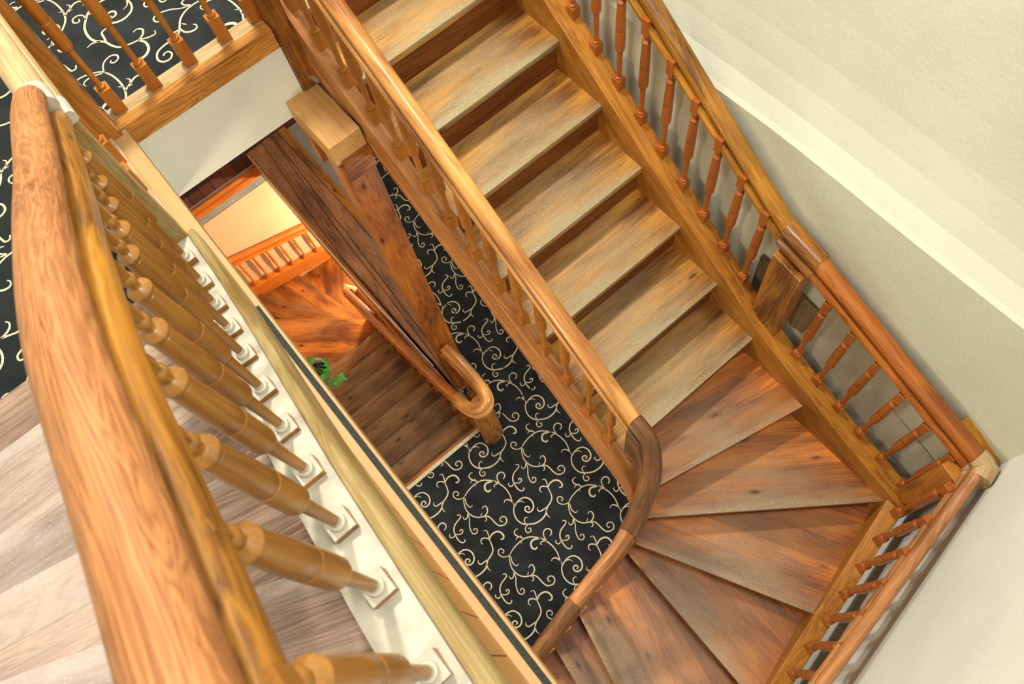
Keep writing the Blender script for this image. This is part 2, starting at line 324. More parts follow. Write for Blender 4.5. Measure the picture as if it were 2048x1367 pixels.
def place_balusters(proto, parent, pts, rotz=0.0, first=True):
    """pts: foot points (world); the first point moves the prototype itself"""
    for i, p in enumerate(pts):
        o = proto if (i == 0 and first) else proto.copy()
        if o is not proto:
            COL.objects.link(o)
        o.parent = parent; o.location = Vector(p[:3]) - parent.location
        o.rotation_euler = (0, 0, rotz + random.uniform(-.03, .03))

# ================================================================== SETTING
H2 = -0.03      # carpet level of the upper floor (its edge ledge is z = 0)
F1 = -3.30      # carpet level of the lower floor
def S(name, mats, label, fn, **k):
    mb = MB(); fn(mb); return structure(mb, name, mats, label, **k)
# upper floor slab: rear landing, left strip under the near flight
S('floor_upper', 'white_panel', 'slab of the upper landing', lambda m: (box(m, -3.2, -0.02, -1.3, 0.67, -0.444, -0.055), box(m, -3.2, -0.08, 0.67, 1.83, -0.444, -0.075), box(m, -0.02, 3.9, -1.3, -0.02, -0.44, -0.04)))
S('floor_lower', 'hall', 'slab of the lower landing', lambda m: (box(m, 0.74, 4.2, -1.3, 2.0, F1 - .3, F1 - .012), box(m, -2.68, 0.74, 0.58, 2.0, F1 - .3, F1 - .012)))
S('floor_ground', 'wall_low', 'ground floor far below', lambda m: box(m, -5, 4.2, -2.0, 2.4, -7.0, -6.9))
# long wall on the right, with a sloped sill where it steps back
def longwall(m):
    x0, x1 = -3.2, 2.935
    prof = [(1.835, -7.0), (1.835, -.262), (1.850, -.244), (1.888, -.180), (1.920, -.080), (1.945, .04), (1.965, .2), (2.02, .8), (2.20, 4.2), (2.5, 4.2), (2.5, -7.0)]
    n = 44; V = []
    for i in range(n + 1):
        x = x0 + (4.2 - x0) * i / n
        for j, (y, z) in enumerate(prof):
            V.append((x, y + (.006 * math.sin(x * 5.1) if 0 < j < 8 else 0), z + (.010 * math.sin(x * 3.3 + 1) - (x - 1.6) * .02 if 0 < j < 7 else 0)))
    k = len(prof); F = []
    for i in range(n):
        for j in range(k - 1): F.append((i * k + j, i * k + j + 1, (i + 1) * k + j + 1, (i + 1) * k + j))
    m.add(V, F, [(0, 0, 0)] * len(V))
S('wall_right', 'wall', 'long cream plaster wall beside the middle flight, stepping back at a sloped sill', longwall)
# end wall: skewed
ex, ey = 0.25, -0.968
def endwall(m):
    P0 = Vector((2.955, 1.86)); d = Vector((ex, ey)); nn = Vector((0.968, 0.25))
    a = P0 - d * .02; b = P0 + d * 3.4; c = b + nn * .2; e = a + nn * .2 - d * .3; e2 = a - d * .3
    prism(m, [tuple(e2), tuple(b), tuple(c), tuple(e)], -7, 4.2)
S('wall_end', 'wall_far', 'white plaster end wall beyond the winders', endwall)
S('wall_left', 'wall', 'wall on the outer side of the near flight', lambda m: box(m, -3.2, 4.0, -1.5, -1.3, -7, 4.2))
S('wall_back', 'wall', 'wall behind the rear landing', lambda m: box(m, -3.4, -3.2, -1.5, 2.3, -3.3, 4.2))
S('wall_near', 'wall', 'wall closing the upper stairwell', lambda m: box(m, 3.9, 4.1, -1.5, 0.2, -7, 4.2))
# rough plaster bulging between the lower wall string and the wall
def lumps(m):
    V = []; nx, nz = 60, 16
    for i in range(nx + 1):
        for j in range(nz + 1):
            x = 1.78 + 1.10 * i / nx; t = j / nz; z = -1.02 - .38 * (x - 1.78) - .80 * t
            q = math.sin(x * 42) * math.sin(t * 9 + 1) * .010 + math.sin(x * 23 + 2) * .006 + random.uniform(-.002, .002)
            V.append((x, 1.836 - .05 * min(1, t * 1.6) - abs(q) * (t > .02), z))
    F = [(i * (nz + 1) + j, (i + 1) * (nz + 1) + j, (i + 1) * (nz + 1) + j + 1, i * (nz + 1) + j + 1) for i in range(nx) for j in range(nz)]
    m.add(V, F, [(0, 0, 0)] * len(V))
S('trim_6', 'wall_rough', 'rough grey plaster bulging behind the lower wall-side balusters', lumps, smooth=True)
# lower well
S('wall_low_end', 'wall_low', 'warm beige wall behind the lower winders', lambda m: box(m, -2.85, -2.68, -1.3, 2.0, -7.0, -3.705))
S('wall_low_side', 'wall_low', 'wall on the outer side of the lower flight', lambda m: box(m, -2.68, 0.74, -1.3, -.56, -7.0, -.444))
S('trim_1', 'cement', 'grey cement band above the warm beige wall', lambda m: (box(m, -2.85, -2.685, -1.3, 2.0, -3.705, -3.60), box(m, -2.85, -2.680, -1.3, 2.0, -3.458, -3.43)))
S('trim_2', 'orange_wood', 'orange wooden moulding between two grey cement bands', lambda m: sweep(m, [(-2.685, -1.3, -3.60), (-2.685, 2.0, -3.60)], [(-.0, 0), (-.0, .145), (-.025, .145), (-.03, .10), (-.018, .085), (-.03, .07), (-.03, .03), (-.015, .0)]))
S('floor_brick', 'brick', 'dark red brick floor beyond the lower stairwell', lambda m: box(m, -4.6, -2.684, -1.5, 2.0, F1 - .13, F1))
S('trim_3', 'white_panel', 'smooth white panel under the landing edge beam', lambda m: box(m, -.02, 0.0, -.02, .67, -.444, -.097))
S('trim_4', 'pale', 'pale wooden ledge board between landing carpet and edge beam', lambda m: box(m, -.118, -.046, -.02, .67, -.055, .0, ax=(0, 1, 0)), bevel=.003)
# landing edge along the well, under the near flight
S('trim_5', 'ledge', 'pale pine ledge along the stairwell edge', lambda m: box(m, .012, 3.9, -.06, .004, -.097, .0, ax=(1, 0, 0)), bevel=.002)

# ================================================================== CARPETS
MOTIF = [(6,[(-0.155,-0.118),(-0.225,-0.101),(-0.316,-0.073),(-0.417,-0.069),(-0.518,-0.092),(-0.581,-0.118),(-0.646,-0.168),(-0.702,-0.227),(-0.731,-0.305),(-0.734,-0.403),(-0.72,-0.488),(-0.694,-0.553)]),(5,[(-0.698,-0.543),(-0.702,-0.59),(-0.737,-0.639),(-0.796,-0.658),(-0.838,-0.631),(-0.831,-0.593),(-0.791,-0.58),(-0.771,-0.602),(-0.786,-0.616)]),(6,[(-0.7,-0.552),(-0.647,-0.596),(-0.564,-0.632),(-0.489,-0.636),(-0.417,-0.619),(-0.358,-0.578),(-0.319,-0.52),(-0.284,-0.472),(-0.229,-0.453),(-0.139,-0.447),(-0.074,-0.424),(-0.043,-0.362),(-0.067,-0.312),(-0.117,-0.303),(-0.148,-0.336),(-0.137,-0.374),(-0.104,-0.377),(-0.093,-0.361)]),(5,[(-0.675,-0.555),(-0.611,-0.583),(-0.559,-0.584),(-0.527,-0.566),(-0.534,-0.535)]),(6,[(-0.313,-0.5),(-0.32,-0.451),(-0.356,-0.417),(-0.403,-0.412),(-0.419,-0.443),(-0.406,-0.466)]),(4,[(-0.348,-0.535),(-0.368,-0.502)]),(5,[(-0.303,-0.501),(-0.264,-0.501),(-0.249,-0.524),(-0.256,-0.543)]),(5,[(-0.486,-0.647),(-0.419,-0.672),(-0.367,-0.713),(-0.306,-0.745),(-0.245,-0.755),(-0.213,-0.736),(-0.211,-0.702),(-0.237,-0.68),(-0.267,-0.69),(-0.27,-0.712),(-0.253,-0.719)]),(5,[(-0.49,-0.651),(-0.454,-0.683),(-0.45,-0.718),(-0.477,-0.729),(-0.498,-0.718)]),(6,[(-0.567,-0.772),(-0.55,-0.742),(-0.519,-0.747),(-0.505,-0.794),(-0.492,-0.852),(-0.46,-0.901),(-0.413,-0.931),(-0.36,-0.943),(-0.289,-0.948),(-0.234,-0.927),(-0.23,-0.889),(-0.252,-0.88)]),(5,[(-0.403,-0.937),(-0.365,-0.914),(-0.34,-0.88),(-0.343,-0.842),(-0.372,-0.831),(-0.387,-0.855),(-0.37,-0.865)]),(5,[(-0.381,-0.953),(-0.372,-0.984),(-0.398,-1.007),(-0.429,-1.001),(-0.432,-0.982)]),(6,[(-0.725,-0.283),(-0.783,-0.317),(-0.84,-0.343),(-0.882,-0.331),(-0.893,-0.296),(-0.881,-0.272)]),(4,[(-0.781,-0.318),(-0.802,-0.351),(-0.785,-0.378)]),(3,[(-0.754,-0.3),(-0.798,-0.299)]),(3,[(-0.737,-0.325),(-0.705,-0.356)]),(9,[(-0.579,-0.107),(-0.617,-0.166),(-0.639,-0.224),(-0.611,-0.267),(-0.565,-0.281),(-0.527,-0.259),(-0.533,-0.225)]),(5,[(-0.518,-0.092),(-0.543,-0.134),(-0.538,-0.165),(-0.515,-0.163)]),(6,[(-0.501,-0.086),(-0.58,-0.074),(-0.627,-0.037),(-0.625,0.018),(-0.583,0.042),(-0.543,0.026),(-0.53,-0.012)]),(6,[(-0.166,-0.109),(-0.219,-0.112),(-0.269,-0.134),(-0.287,-0.171),(-0.272,-0.198)]),(7,[(-0.136,-0.125),(-0.158,-0.066),(-0.159,0.005),(-0.124,0.065),(-0.048,0.092),(0.024,0.071),(0.058,0.024),(0.05,-0.027),(0.004,-0.051),(-0.03,-0.03),(-0.022,0.007),(0.014,0.011),(0.016,-0.016)]),(4,[(-0.154,-0.067),(-0.135,-0.016),(-0.089,0.004)]),(7,[(-0.155,-0.111),(-0.11,-0.161),(-0.04,-0.197),(0.04,-0.205),(0.117,-0.179),(0.172,-0.123),(0.219,-0.05),(0.235,0.037),(0.224,0.11),(0.191,0.156),(0.163,0.196),(0.144,0.261),(0.107,0.319),(0.041,0.347),(-0.035,0.364)]),(5,[(0.172,-0.123),(0.168,-0.176),(0.202,-0.208),(0.246,-0.202),(0.254,-0.159),(0.218,-0.143),(0.21,-0.172)]),(5,[(0.132,-0.153),(0.089,-0.139),(0.074,-0.101),(0.097,-0.081)]),(6,[(0.157,0.189),(0.152,0.143),(0.142,0.089),(0.1,0.077),(0.082,0.099)]),(5,[(0.191,0.156),(0.244,0.13),(0.293,0.139)]),(8,[(-0.028,0.364),(-0.056,0.42),(-0.047,0.489),(-0.003,0.53),(0.062,0.534),(0.086,0.504),(0.069,0.476)]),(6,[(-0.037,0.361),(-0.079,0.337),(-0.101,0.293),(-0.073,0.259),(-0.036,0.264)]),(5,[(-0.035,0.364),(-0.094,0.394),(-0.151,0.403),(-0.163,0.368)])]
def carpet(name, poly, z, org, A, B, label, thick=.012):
    """poly: convex plan outline, ccw"""
    mb = MB(); prism(mb, poly, z - thick, z)
    def inside(p):
        return all((poly[(i + 1) % len(poly)][0] - q[0]) * (p[1] - q[1]) - (poly[(i + 1) % len(poly)][1] - q[1]) * (p[0] - q[0]) >= 0 for i, q in enumerate(poly))
    det = A[0] * B[1] - A[1] * B[0]
    cs = []
    for q in poly:
        d = (q[0] - org[0], q[1] - org[1]); cs.append(((d[0] * B[1] - d[1] * B[0]) / det, (A[0] * d[1] - A[1] * d[0]) / det))
    i0, i1 = math.floor(min(c[0] for c in cs)) - 1, math.ceil(max(c[0] for c in cs)) + 1
    j0, j1 = math.floor(min(c[1] for c in cs)) - 1, math.ceil(max(c[1] for c in cs)) + 1
    unit = math.hypot(*A) / 0.52; V = []; F = []
    strokes = []
    for wd, pts in MOTIF:
        P = smooth_path([(a, b, 0) for a, b in pts], 5); n = len(P)
        strokes.append((wd * .00071 * unit, P))
    for i in range(i0, i1 + 1):
        for j in range(j0, j1 + 1):
            for hw, P in strokes:
                W = [Vector((org[0] + (p.x + i) * A[0] + (p.y + j) * B[0], org[1] + (p.x + i) * A[1] + (p.y + j) * B[1])) for p in P]
                n = len(W); last = None
                for k, p in enumerate(W):
                    if not inside(p): last = None; continue
                    t = (W[min(n - 1, k + 1)] - W[max(0, k - 1)])
                    if t.length < 1e-7: continue
                    t.normalize(); f = k / (n - 1); r = hw * (0.55 + 0.45 * math.sin(math.pi * min(1, .15 + f)))
                    if n > 30: r = hw * (.7 + .3 * math.sin(math.pi * f))
                    if k == n - 1: r *= 1.25
                    s = Vector((-t.y, t.x)) * r
                    V += [(p.x + s.x, p.y + s.y, z + .0012), (p.x - s.x, p.y - s.y, z + .0012)]; b = len(V) - 2
                    if last is not None: F.append((last, last + 1, b + 1, b))
                    last = b
    mb.add(V, F, [(0, 0, 0)] * len(V), mi=1)
    o = mb.build(name, ['carpet', 'scroll']); return tag(o, label, 'carpet')
LA, LB, ORG = (.5257, -.0066), (-.0057, .5507), (1.4127, .4131)
carpet('patterned_carpet', [(.745, -1.2), (2.9, -1.2), (2.9, 1.8), (.745, 1.8)], F1, ORG, LA, LB, 'charcoal carpet with cream scrolls on the lower floor, in front of the lower flight')
carpet('patterned_carpet', [(-2.3, 1.25), (-1.2, .965), (.742, .965), (.742, 1.8), (-2.3, 1.8)], F1, ORG, LA, LB, 'hall part of the scroll carpet behind the dark timber column')
carpet('patterned_carpet', [(-.6, .79), (.742, .79), (.742, .962), (-.6, .962)], F1, ORG, LA, LB, 'narrow strip of scroll carpet between the dark timber column and the hall carpet')
carpet('patterned_carpet', [(.40, .60), (.742, .60), (.742, .787), (.40, .787)], F1, ORG, LA, LB, 'small piece of scroll carpet at the foot of the dark timber column')
rot = lambda v, k: (-v[1] * k, v[0] * k)
UA, UB = (0, -.545), (.545, 0)
carpet('patterned_carpet', [(-2.6, -1.2), (-.118, -1.2), (-.118, .75), (-2.6, .75)], H2, (-.574, .24), UA, UB, 'scroll carpet on the upper landing behind the corner post and landing balusters')
carpet('patterned_carpet', [(-.118, -1.2), (.667, -1.2), (.667, -.12), (-.118, -.12)], H2, (-.574, .24), UA, UB, 'scroll carpet on the upper floor left of the near handrail')
tag(MB().add(*(lambda v: (v, BOXF, grain(v, (0, 1, 0))))([(.715, -.50, F1), (.745, -.50, F1), (.745, .52, F1), (.715, .52, F1), (.715, -.50, F1 + .012), (.745, -.50, F1 + .012), (.745, .52, F1 + .012), (.715, .52, F1 + .012)])).build('threshold_strip', 'strip', bevel=.003),
    'pale metal strip at the top of the lower flight where the carpet ends', 'strip')

# ================================================================== STAIRCASES
def stairs(root, noses, mats, back=.035, th=.036, wear=1.0, riser_mat='riser', z_end=None, down=True, nx=22):
    """noses: [(inner xy, outer xy, z)]; tread i lies between its own nosing and the next higher one"""
    for i in range(1, len(noses)):
        (a, b, z), (pa, pb, pz) = noses[i], noses[i - 1]
        def sh(p, q, k):   # move q's line towards far side
            d = Vector(q) - Vector(p); L = d.length or 1; return tuple(Vector(q) + d / L * k)
        bi, bo = sh(a, pa, back), sh(b, pb, back)
        mb = MB(); slab_tread(mb, (a, b), (bi, bo), z, th, center_wear=wear, nx=nx)
        mb.build('tread', mats[i % len(mats)] if isinstance(mats, list) else mats, root, bevel=.0)
    for i in range(0, len(noses)):
        a, b, z = noses[i]
        zn = noses[i + 1][2] if i + 1 < len(noses) else (z_end if z_end is not None else z - .19)
        # riser set back under the nosing
        if i > 0: pa, pb = noses[i - 1][0], noses[i - 1][1]
        else:
            na, nb = noses[1][0], noses[1][1]; pa = tuple(2 * Vector(a) - Vector(na)); pb = tuple(2 * Vector(b) - Vector(nb))
        def mv(p, q, k):
            d = Vector(q) - Vector(p); return Vector(p) + d.normalized() * min(k, d.length * .8) if d.length > 1e-6 else Vector(p)
        a1, b1, a2, b2 = mv(a, pa, .022), mv(b, pb, .022), mv(a, pa, .037), mv(b, pb, .037)
        zt = z - th
        V = [(*a1, zn - .005), (*b1, zn - .005), (*b2, zn - .005), (*a2, zn - .005), (*a1, zt), (*b1, zt), (*b2, zt), (*a2, zt)]
        MB().add(V, BOXF, grain(V, (b[0] - a[0], b[1] - a[1], 0))).build('riser', riser_mat, root)

R_, H_ = .271, .19
def nx_(j): return .528 + R_ * j
# ---- middle flight
mid = thing('winding_staircase', (1.5, 1.25, -1.2), 'worn golden pine staircase descending from the upper landing and turning through fan-shaped winders', 'staircase')
noses = [((nx_(j), .79), (nx_(j), 1.705), -.413 - H_ * j) for j in range(-2, 6)]
noses += [((2.079, .842), (2.27, 1.717), -1.553), ((2.127, .729), (2.885, 1.742), -1.743), ((2.143, .622), (3.032, 1.090), -1.933), ((2.140, .600), (3.19, .585), -2.123),
          ((2.21, .20), (3.22, -.03), -2.313), ((2.24, -.02), (3.3, -.16), -2.503), ((2.26, -.27), (3.25, -.40), -2.693), ((2.28, -.52), (3.28, -.62), -2.883), ((2.3, -.77), (3.3, -.85), -3.08)]
stairs(mid, noses, ['tread'], z_end=F1)
for c in mid.children:
    pass
# reddish winders lower down
trs = [c for c in mid.children if c.name.startswith('tread')]
for c in trs[7:]: c.data.materials[0] = M['tread_red']
# strings of the middle flight
def zn(x): return -.413 - (x - .528) * H_ / R_
sp = [(x, .775, zn(x)) for x in (-.06, 1.95)] + [(2.03, .765, -1.50), (2.10, .715, -1.72), (2.135, .64, -1.98), (2.15, .55, -2.13), (2.17, .42, -2.20), (2.24, -.05, -2.44), (2.32, -.8, -2.98)]
mb = MB(); sweep(mb, sp, rect(-.030, .030, -.26, .055)); mb.build('inner_stringer', 'stringer_pink', mid, bevel=.004)
mb = MB(); sweep(mb, [(x, .742, zn(x)) for x in (-.06, 1.93)], [(-.0, -.19), (0, -.165), (.006, -.155), (.012, -.165), (.012, -.19)]); mb.build('string_moulding', 'stringer_pink', mid)
so_ = [(x, 1.735, zn(x)) for x in (-.06, 1.86)] + [(2.05, 1.735, -1.44), (2.45, 1.735, -1.61), (2.93, 1.735, -1.775)]
mb = MB(); sweep(mb, so_, rect(-.075, .03, -.24, .10)); mb.build('outer_stringer', 'stringer', mid, bevel=.004)
e0 = Vector((2.905, 1.735)); ed = Vector((ex, ey))
def ep(t, z, off=0): q = e0 + ed * t + Vector((-.968, -.25)) * off; return (q.x, q.y, z)
mb = MB(); sweep(mb, [ep(-.04, -1.76), ep(.62, -1.97), ep(1.1, -2.13), ep(2.6, -3.0)], rect(-.095, -.010, -.24, .10)); mb.build('end_stringer', 'stringer', mid, bevel=.004)

mb = MB(); slab_tread(mb, ((nx_(-2), .74), (nx_(-2), 1.705)), ((-3.0, .74), (-3.0, 1.83)), -.033, .04); mb.build('landing_boards', 'tread', mid)
# ---- near flight (rises towards +x)
near = thing('winding_staircase', (1.5, -.6, .4), 'pale worn staircase rising beside the near handrail, with whitish dusty treads', 'staircase')
nn_ = [((.99, -.14), (.99, -1.29), .19), ((1.36, -.14), (1.31, -1.29), .38), ((1.70, -.14), (1.46, -1.29), .57), ((2.04, -.14), (1.60, -1.29), .76), ((2.45, -.14), (1.78, -1.29), .95), ((2.95, -.14), (1.95, -1.29), 1.14), ((3.30, -.14), (2.15, -1.29), 1.33)]
for i in range(len(nn_) - 1):
    (a, b, z), (c, d, _) = nn_[i], nn_[i + 1]
    mb = MB(); slab_tread(mb, (b, a), ((d[0] + .03, d[1]), (c[0] + .03, c[1])), z, .036, center_wear=1.0); mb.build('tread', 'old_tread', near)
    V = [(a[0] + .022, a[1], z - .23), (b[0] + .022, b[1], z - .23), (b[0] + .037, b[1], z - .23), (a[0] + .037, a[1], z - .23), (a[0] + .022, a[1], z - .036), (b[0] + .022, b[1], z - .036), (b[0] + .037, b[1], z - .036), (a[0] + .037, a[1], z - .036)]
    MB().add(V, BOXF, grain(V, (0, 1, 0))).build('riser', 'riser', near)
def zs(x):
    T = [(.60, .06), (.78, .115), (.92, .155), (1.22, .30), (1.55, .50), (1.86, .68), (2.15, .81), (2.5, .94), (3.0, 1.12)]
    for (a, za), (b, zb) in zip(T, T[1:]):
        if x <= b: return za + (zb - za) * (x - a) / (b - a)
    return T[-1][1]
xs = [.655, .78, .92, 1.22, 1.55, 1.86, 2.15, 2.5, 3.0]
mb = MB(); sweep(mb, [(x, -.09, zs(x)) for x in xs], rect(-.055, .048, -.19, .0)); mb.build('dusty_stringer', 'dusty', near)
mb = MB(); sweep(mb, [(x, -.03, zs(x)) for x in xs], [(-.014, -.17), (-.014, .0), (-.008, .014), (.010, .022), (.016, .014), (.016, -.17)]); mb.build('outer_string_board', 'olive', near, smooth=40)
cuts = [.80, 1.25, 1.47, 1.66, 1.832, 1.954, 2.068, 2.193, 2.315, 2.46, 2.75, 3.05]
for a, b in zip(cuts, cuts[1:]):
    V = [(a + .003, -.066, 0), (b - .003, -.066, 0), (b - .003, -.05, 0), (a + .003, -.05, 0)]
    V += [(p[0], p[1], max(.02, zs(p[0]) - .10)) for p in V]
    MB().add(V, BOXF, grain(V, (0, 0, 1))).build('side_board', 'panel_pine', near)
tag(near.children[0], None)
# plain boards at floor level between carpet and first riser
mb = MB(); V = box(mb, .667, 1.02, -1.3, -.14, -.05, H2 + .012, ax=(0, 1, 0))
tag(mb.build('floor_boards', 'old_tread', bevel=.002), 'grey-brown floor boards between the upper carpet and the near staircase', 'floor boards')
mb = MB(); box(mb, .985, 3.2, -.024, -.005, .0, .0025); tag(mb.build('grip_tape', 'tape'), 'black gritty anti-slip tape stuck along the pale ledge', 'tape')

# ---- lower flight (drops towards -x, then turns right)
low = thing('winding_staircase', (-.6, 0, -4.2), 'dark reddish pine staircase descending in the deep stairwell, seen below the landing edge', 'staircase')
yb = -.50
ln = [((.72 - R_ * j, .505), (.72 - R_ * j, yb), F1 - H_ * j) for j in range(0, 8)]
ln += [((-1.46, .47), (-2.35, -.50), -4.82), ((-1.50, .475), (-2.68, -.26), -4.99), ((-1.52, .49), (-2.68, .22), -5.14), ((-1.52, .53), (-2.60, .95), -5.30), ((-1.45, .58), (-1.9, 1.6), -5.48), ((-1.2, .6), (-1.2, 1.6), -5.66), ((-.93, .6), (-.93, 1.6), -5.85)]
ln = [((a[0], a[1]), (b[0], b[1]), z) for a, b, z in ln]
# top landing nosing board joins the strip
mb = MB(); box(mb, .69, .72, yb, .505, F1 - .04, F1, ax=(0, 1, 0)); mb.build('top_nosing', 'tread_red', low)
def low_stairs():
    for i in range(1, len(ln)):
        (a, b, z), (pa, pb, pz) = ln[i], ln[i - 1]
        d = lambda p, q: tuple(Vector(q) + (Vector(q) - Vector(p)).normalized() * .035)
        mb = MB(); slab_tread(mb, (b, a), (d(b, pb), d(a, pa)), z, .036, center_wear=.5 if i < 7 else .2, nx=14, ny=5); mb.build('tread', 'tread_dark' if i < 8 else 'tread_red', low)
    for i in range(len(ln) - 1):
        a, b, z = ln[i]; c, d2, z2 = ln[i + 1]
        n = ((Vector(a) - Vector(c)) + (Vector(b) - Vector(d2))).normalized() * .022
        V = [(a[0] + n.x, a[1] + n.y, z2 - .005), (b[0] + n.x, b[1] + n.y, z2 - .005), (b[0] + n.x * 1.7, b[1] + n.y * 1.7, z2 - .005), (a[0] + n.x * 1.7, a[1] + n.y * 1.7, z2 - .005)]
        V += [(p[0], p[1], z - .036) for p in V]
        MB().add(V, BOXF, grain(V, (b[0] - a[0], b[1] - a[1], 0))).build('riser', 'riser', low)
low_stairs()
def zl(x): return F1 + (x - .72) * H_ / R_
mb = MB(); sweep(mb, [(.74, .525, F1 + .04), (.70, .525, zl(.70) + .05), (-1.40, .49, zl(-1.40) + .05), (-1.52, .50, -5.0), (-1.50, .56, -5.25), (-1.3, .58, -5.5), (-.6, .6, -6.0)], rect(-.022, .022, -.28, .02)); mb.build('inner_stringer', 'column', low, bevel=.003)
mb = MB(); sweep(mb, [(.72, -.53, F1 + .06), (-2.6, -.53, zl(-2.6) + .3)], rect(-.03, .03, -.3, .06)); mb.build('outer_stringer', 'column', low)
mb = MB(); sweep(mb, [(-2.655, -.55, -4.80), (-2.655, .0, -4.90), (-2.655, .66, -5.07), (-2.655, 1.9, -5.5)], rect(-.045, .024, -.20, .0)); mb.build('wall_stringer', 'orange_wood', low)

# ================================================================== BALUSTRADES
def rail_path(parent, path, mat, k=1.0, kh=1.0, name='handrail', n=0):
    mb = MB(); sweep(mb, path, rail_prof(k, kh)); return mb.build(name, mat, parent, smooth=38)
# middle flight, well side
bi = thing('stair_balustrade', (1.1, .79, -.7), 'golden pine balustrade along the open side of the middle flight', 'balustrade')
pr = baluster_mesh('baluster', .60, 'baluster', top_block=.05)
fx = [.27 + .1405 * i for i in range(-2, 13)]
place_balusters(pr, bi, [(x, .79, zn(x) + .058) for x in fx[:-1]])
rail_path(bi, [(x, .79, zn(x) + .655) for x in (-.03, .45, .46, 1.2, 1.94)], 'rail_light', .84)
wr = smooth_path([(1.94, .79, zn(1.94) + .650), (2.03, .785, -.80), (2.105, .735, -.96), (2.150, .64, -1.17), (2.176, .56, -1.33)], 5)
mb = MB(); sweep(mb, wr, [(s * .92, u if u > 0.02 else u - .26) for s, u in RAIL]); mb.build('wreath', 'rail_dark', bi, smooth=38)
mb = MB(); sweep(mb, smooth_path([(2.0, .785, -1.05), (2.09, .745, -1.25), (2.14, .655, -1.50), (2.155, .57, -1.75)], 5), rect(-.020, .018, -.75, .10)); mb.build('curved_board', 'rail_dark', bi, smooth=38)
rail_path(bi, [(2.176, .56, -1.33), (2.19, .50, -1.40), (2.225, .20, -1.60)], 'rail_mid', .86)
rail_path(bi, [(2.225, .20, -1.60), (2.262, -.06, -1.79), (2.36, -.75, -2.27)], 'rail_dark', .9)
place_balusters(pr, bi, [(2.19 + .145 * (.42 - y), y, -2.20 - .51 * (.42 - y) + .055) for y in (.36, .23, .10, -.04, -.2, -.36)], first=False)
# foot of the upper newel between landing beam and flight
nb = thing('newel_post', (-.03, .715, 0), 'dark old newel post where the landing beam meets the middle flight', 'post')
mb = MB(); box(mb, -.078, .018, .672, .748, -.345, .95, ax=(0, 0, 1)); mb.build('shaft', 'post', nb, bevel=.006)
mb = MB(); box(mb, -.085, .025, .665, .755, .95, 1.0, ax=(0, 0, 1)); mb.build('cap', 'post', nb, bevel=.008)

# middle flight, wall side, straight part
bo = thing('stair_balustrade', (1.1, 1.74, -.5), 'amber pine balustrade against the long cream wall, straight upper part above the broad post', 'balustrade')
pr2 = baluster_mesh('baluster', .56, 'baluster_red', top_block=.045)
place_balusters(pr2, bo, [(.535 + .1435 * i, 1.74, zn(.535 + .1435 * i) + .085) for i in range(-3, 9)] )
rail_path(bo, [(x, 1.772, zn(x) + .625) for x in (-.05, 1.78)], 'rail_amber', 1.0)
# broad post
bp_ = thing('broad_post', (1.88, 1.73, -1.0), 'broad flat wooden post joining the two slopes of the wall-side balustrade', 'post')
V = [(1.80, 1.70, -1.40), (1.955, 1.70, -1.48), (1.955, 1.78, -1.48), (1.80, 1.78, -1.40), (1.79, 1.70, -.70), (1.945, 1.70, -.73), (1.945, 1.80, -.73), (1.79, 1.80, -.70)]
MB().add(V, BOXF, grain(V, (0, 0, 1))).build('shaft', 'post', bp_, bevel=.004)
mb = MB(); sweep(mb, [(1.775, 1.772, zn(1.775) + .62), (1.96, 1.772, -.715)], rail_prof(1.14, 1.05)); mb.build('head', 'post', bp_, smooth=38)
# lower sloping part up to the corner
bl = thing('stair_balustrade', (2.4, 1.74, -1.2), 'red-brown balustrade along the long wall, lower part between broad post and corner', 'balustrade')
def zo2(x): return -1.275 - (x - 1.93) * .395
place_balusters(pr2, bl, [(x, 1.74, zo2(x) - .03) for x in (1.93, 2.078, 2.226, 2.374, 2.522, 2.67, 2.82)], first=False)
rail_path(bl, [(1.96, 1.772, -.718), (2.90, 1.772, -1.085)], 'rail_red', 1.0)
cp = thing('corner_post', (2.87, 1.75, -1.4), 'old corner post where the two outer balustrades meet', 'post')
V = [(2.815, 1.69, -1.72), (2.93, 1.665, -1.77), (2.955, 1.765, -1.78), (2.84, 1.79, -1.72), (2.815, 1.69, -1.09), (2.93, 1.665, -1.10), (2.955, 1.765, -1.10), (2.84, 1.79, -1.09)]
MB().add(V, BOXF, grain(V, (0, 0, 1))).build('shaft', 'post', cp, bevel=.004)
mb = MB(); sweep(mb, [(2.875, 1.772, -1.075), (2.905, 1.772, -1.085), (2.930, 1.762, -1.09), (2.940, 1.715, -1.098)], rail_prof(1.14, 1.05)); mb.build('cap', 'pale', cp, smooth=38)
# end wall balustrade
be = thing('stair_balustrade', (3.0, 1.3, -1.6), 'round-topped orange balustrade along the white end wall beside the winders', 'balustrade')
place_balusters(pr2, be, [ep(t, -1.655 - .369 * t + .01, .035) for t in (.09, .235, .38, .525, .67, .815, .96, 1.1)], rotz=-.25, first=False)
rail_path(be, [(2.915, 1.735, -1.095), ep(1.35, -1.60, .050)], 'rail_mid', .70)
mb = MB(); V = [(1.70, 1.812, -1.52), (2.03, 1.812, -1.62), (2.03, 1.834, -1.62), (1.70, 1.834, -1.52), (1.69, 1.812, -.985), (2.04, 1.812, -1.035), (2.04, 1.834, -1.035), (1.69, 1.834, -.985)]
tag(MB().add(V, BOXF, grain(V, (0, 0, 1))).build('inset_timber', 'timber_grey', bevel=.006), 'weathered grey-brown timber set in the wall plaster behind the broad post', 'timber')  # thin board added where the plaster only has a dark, shaded hole
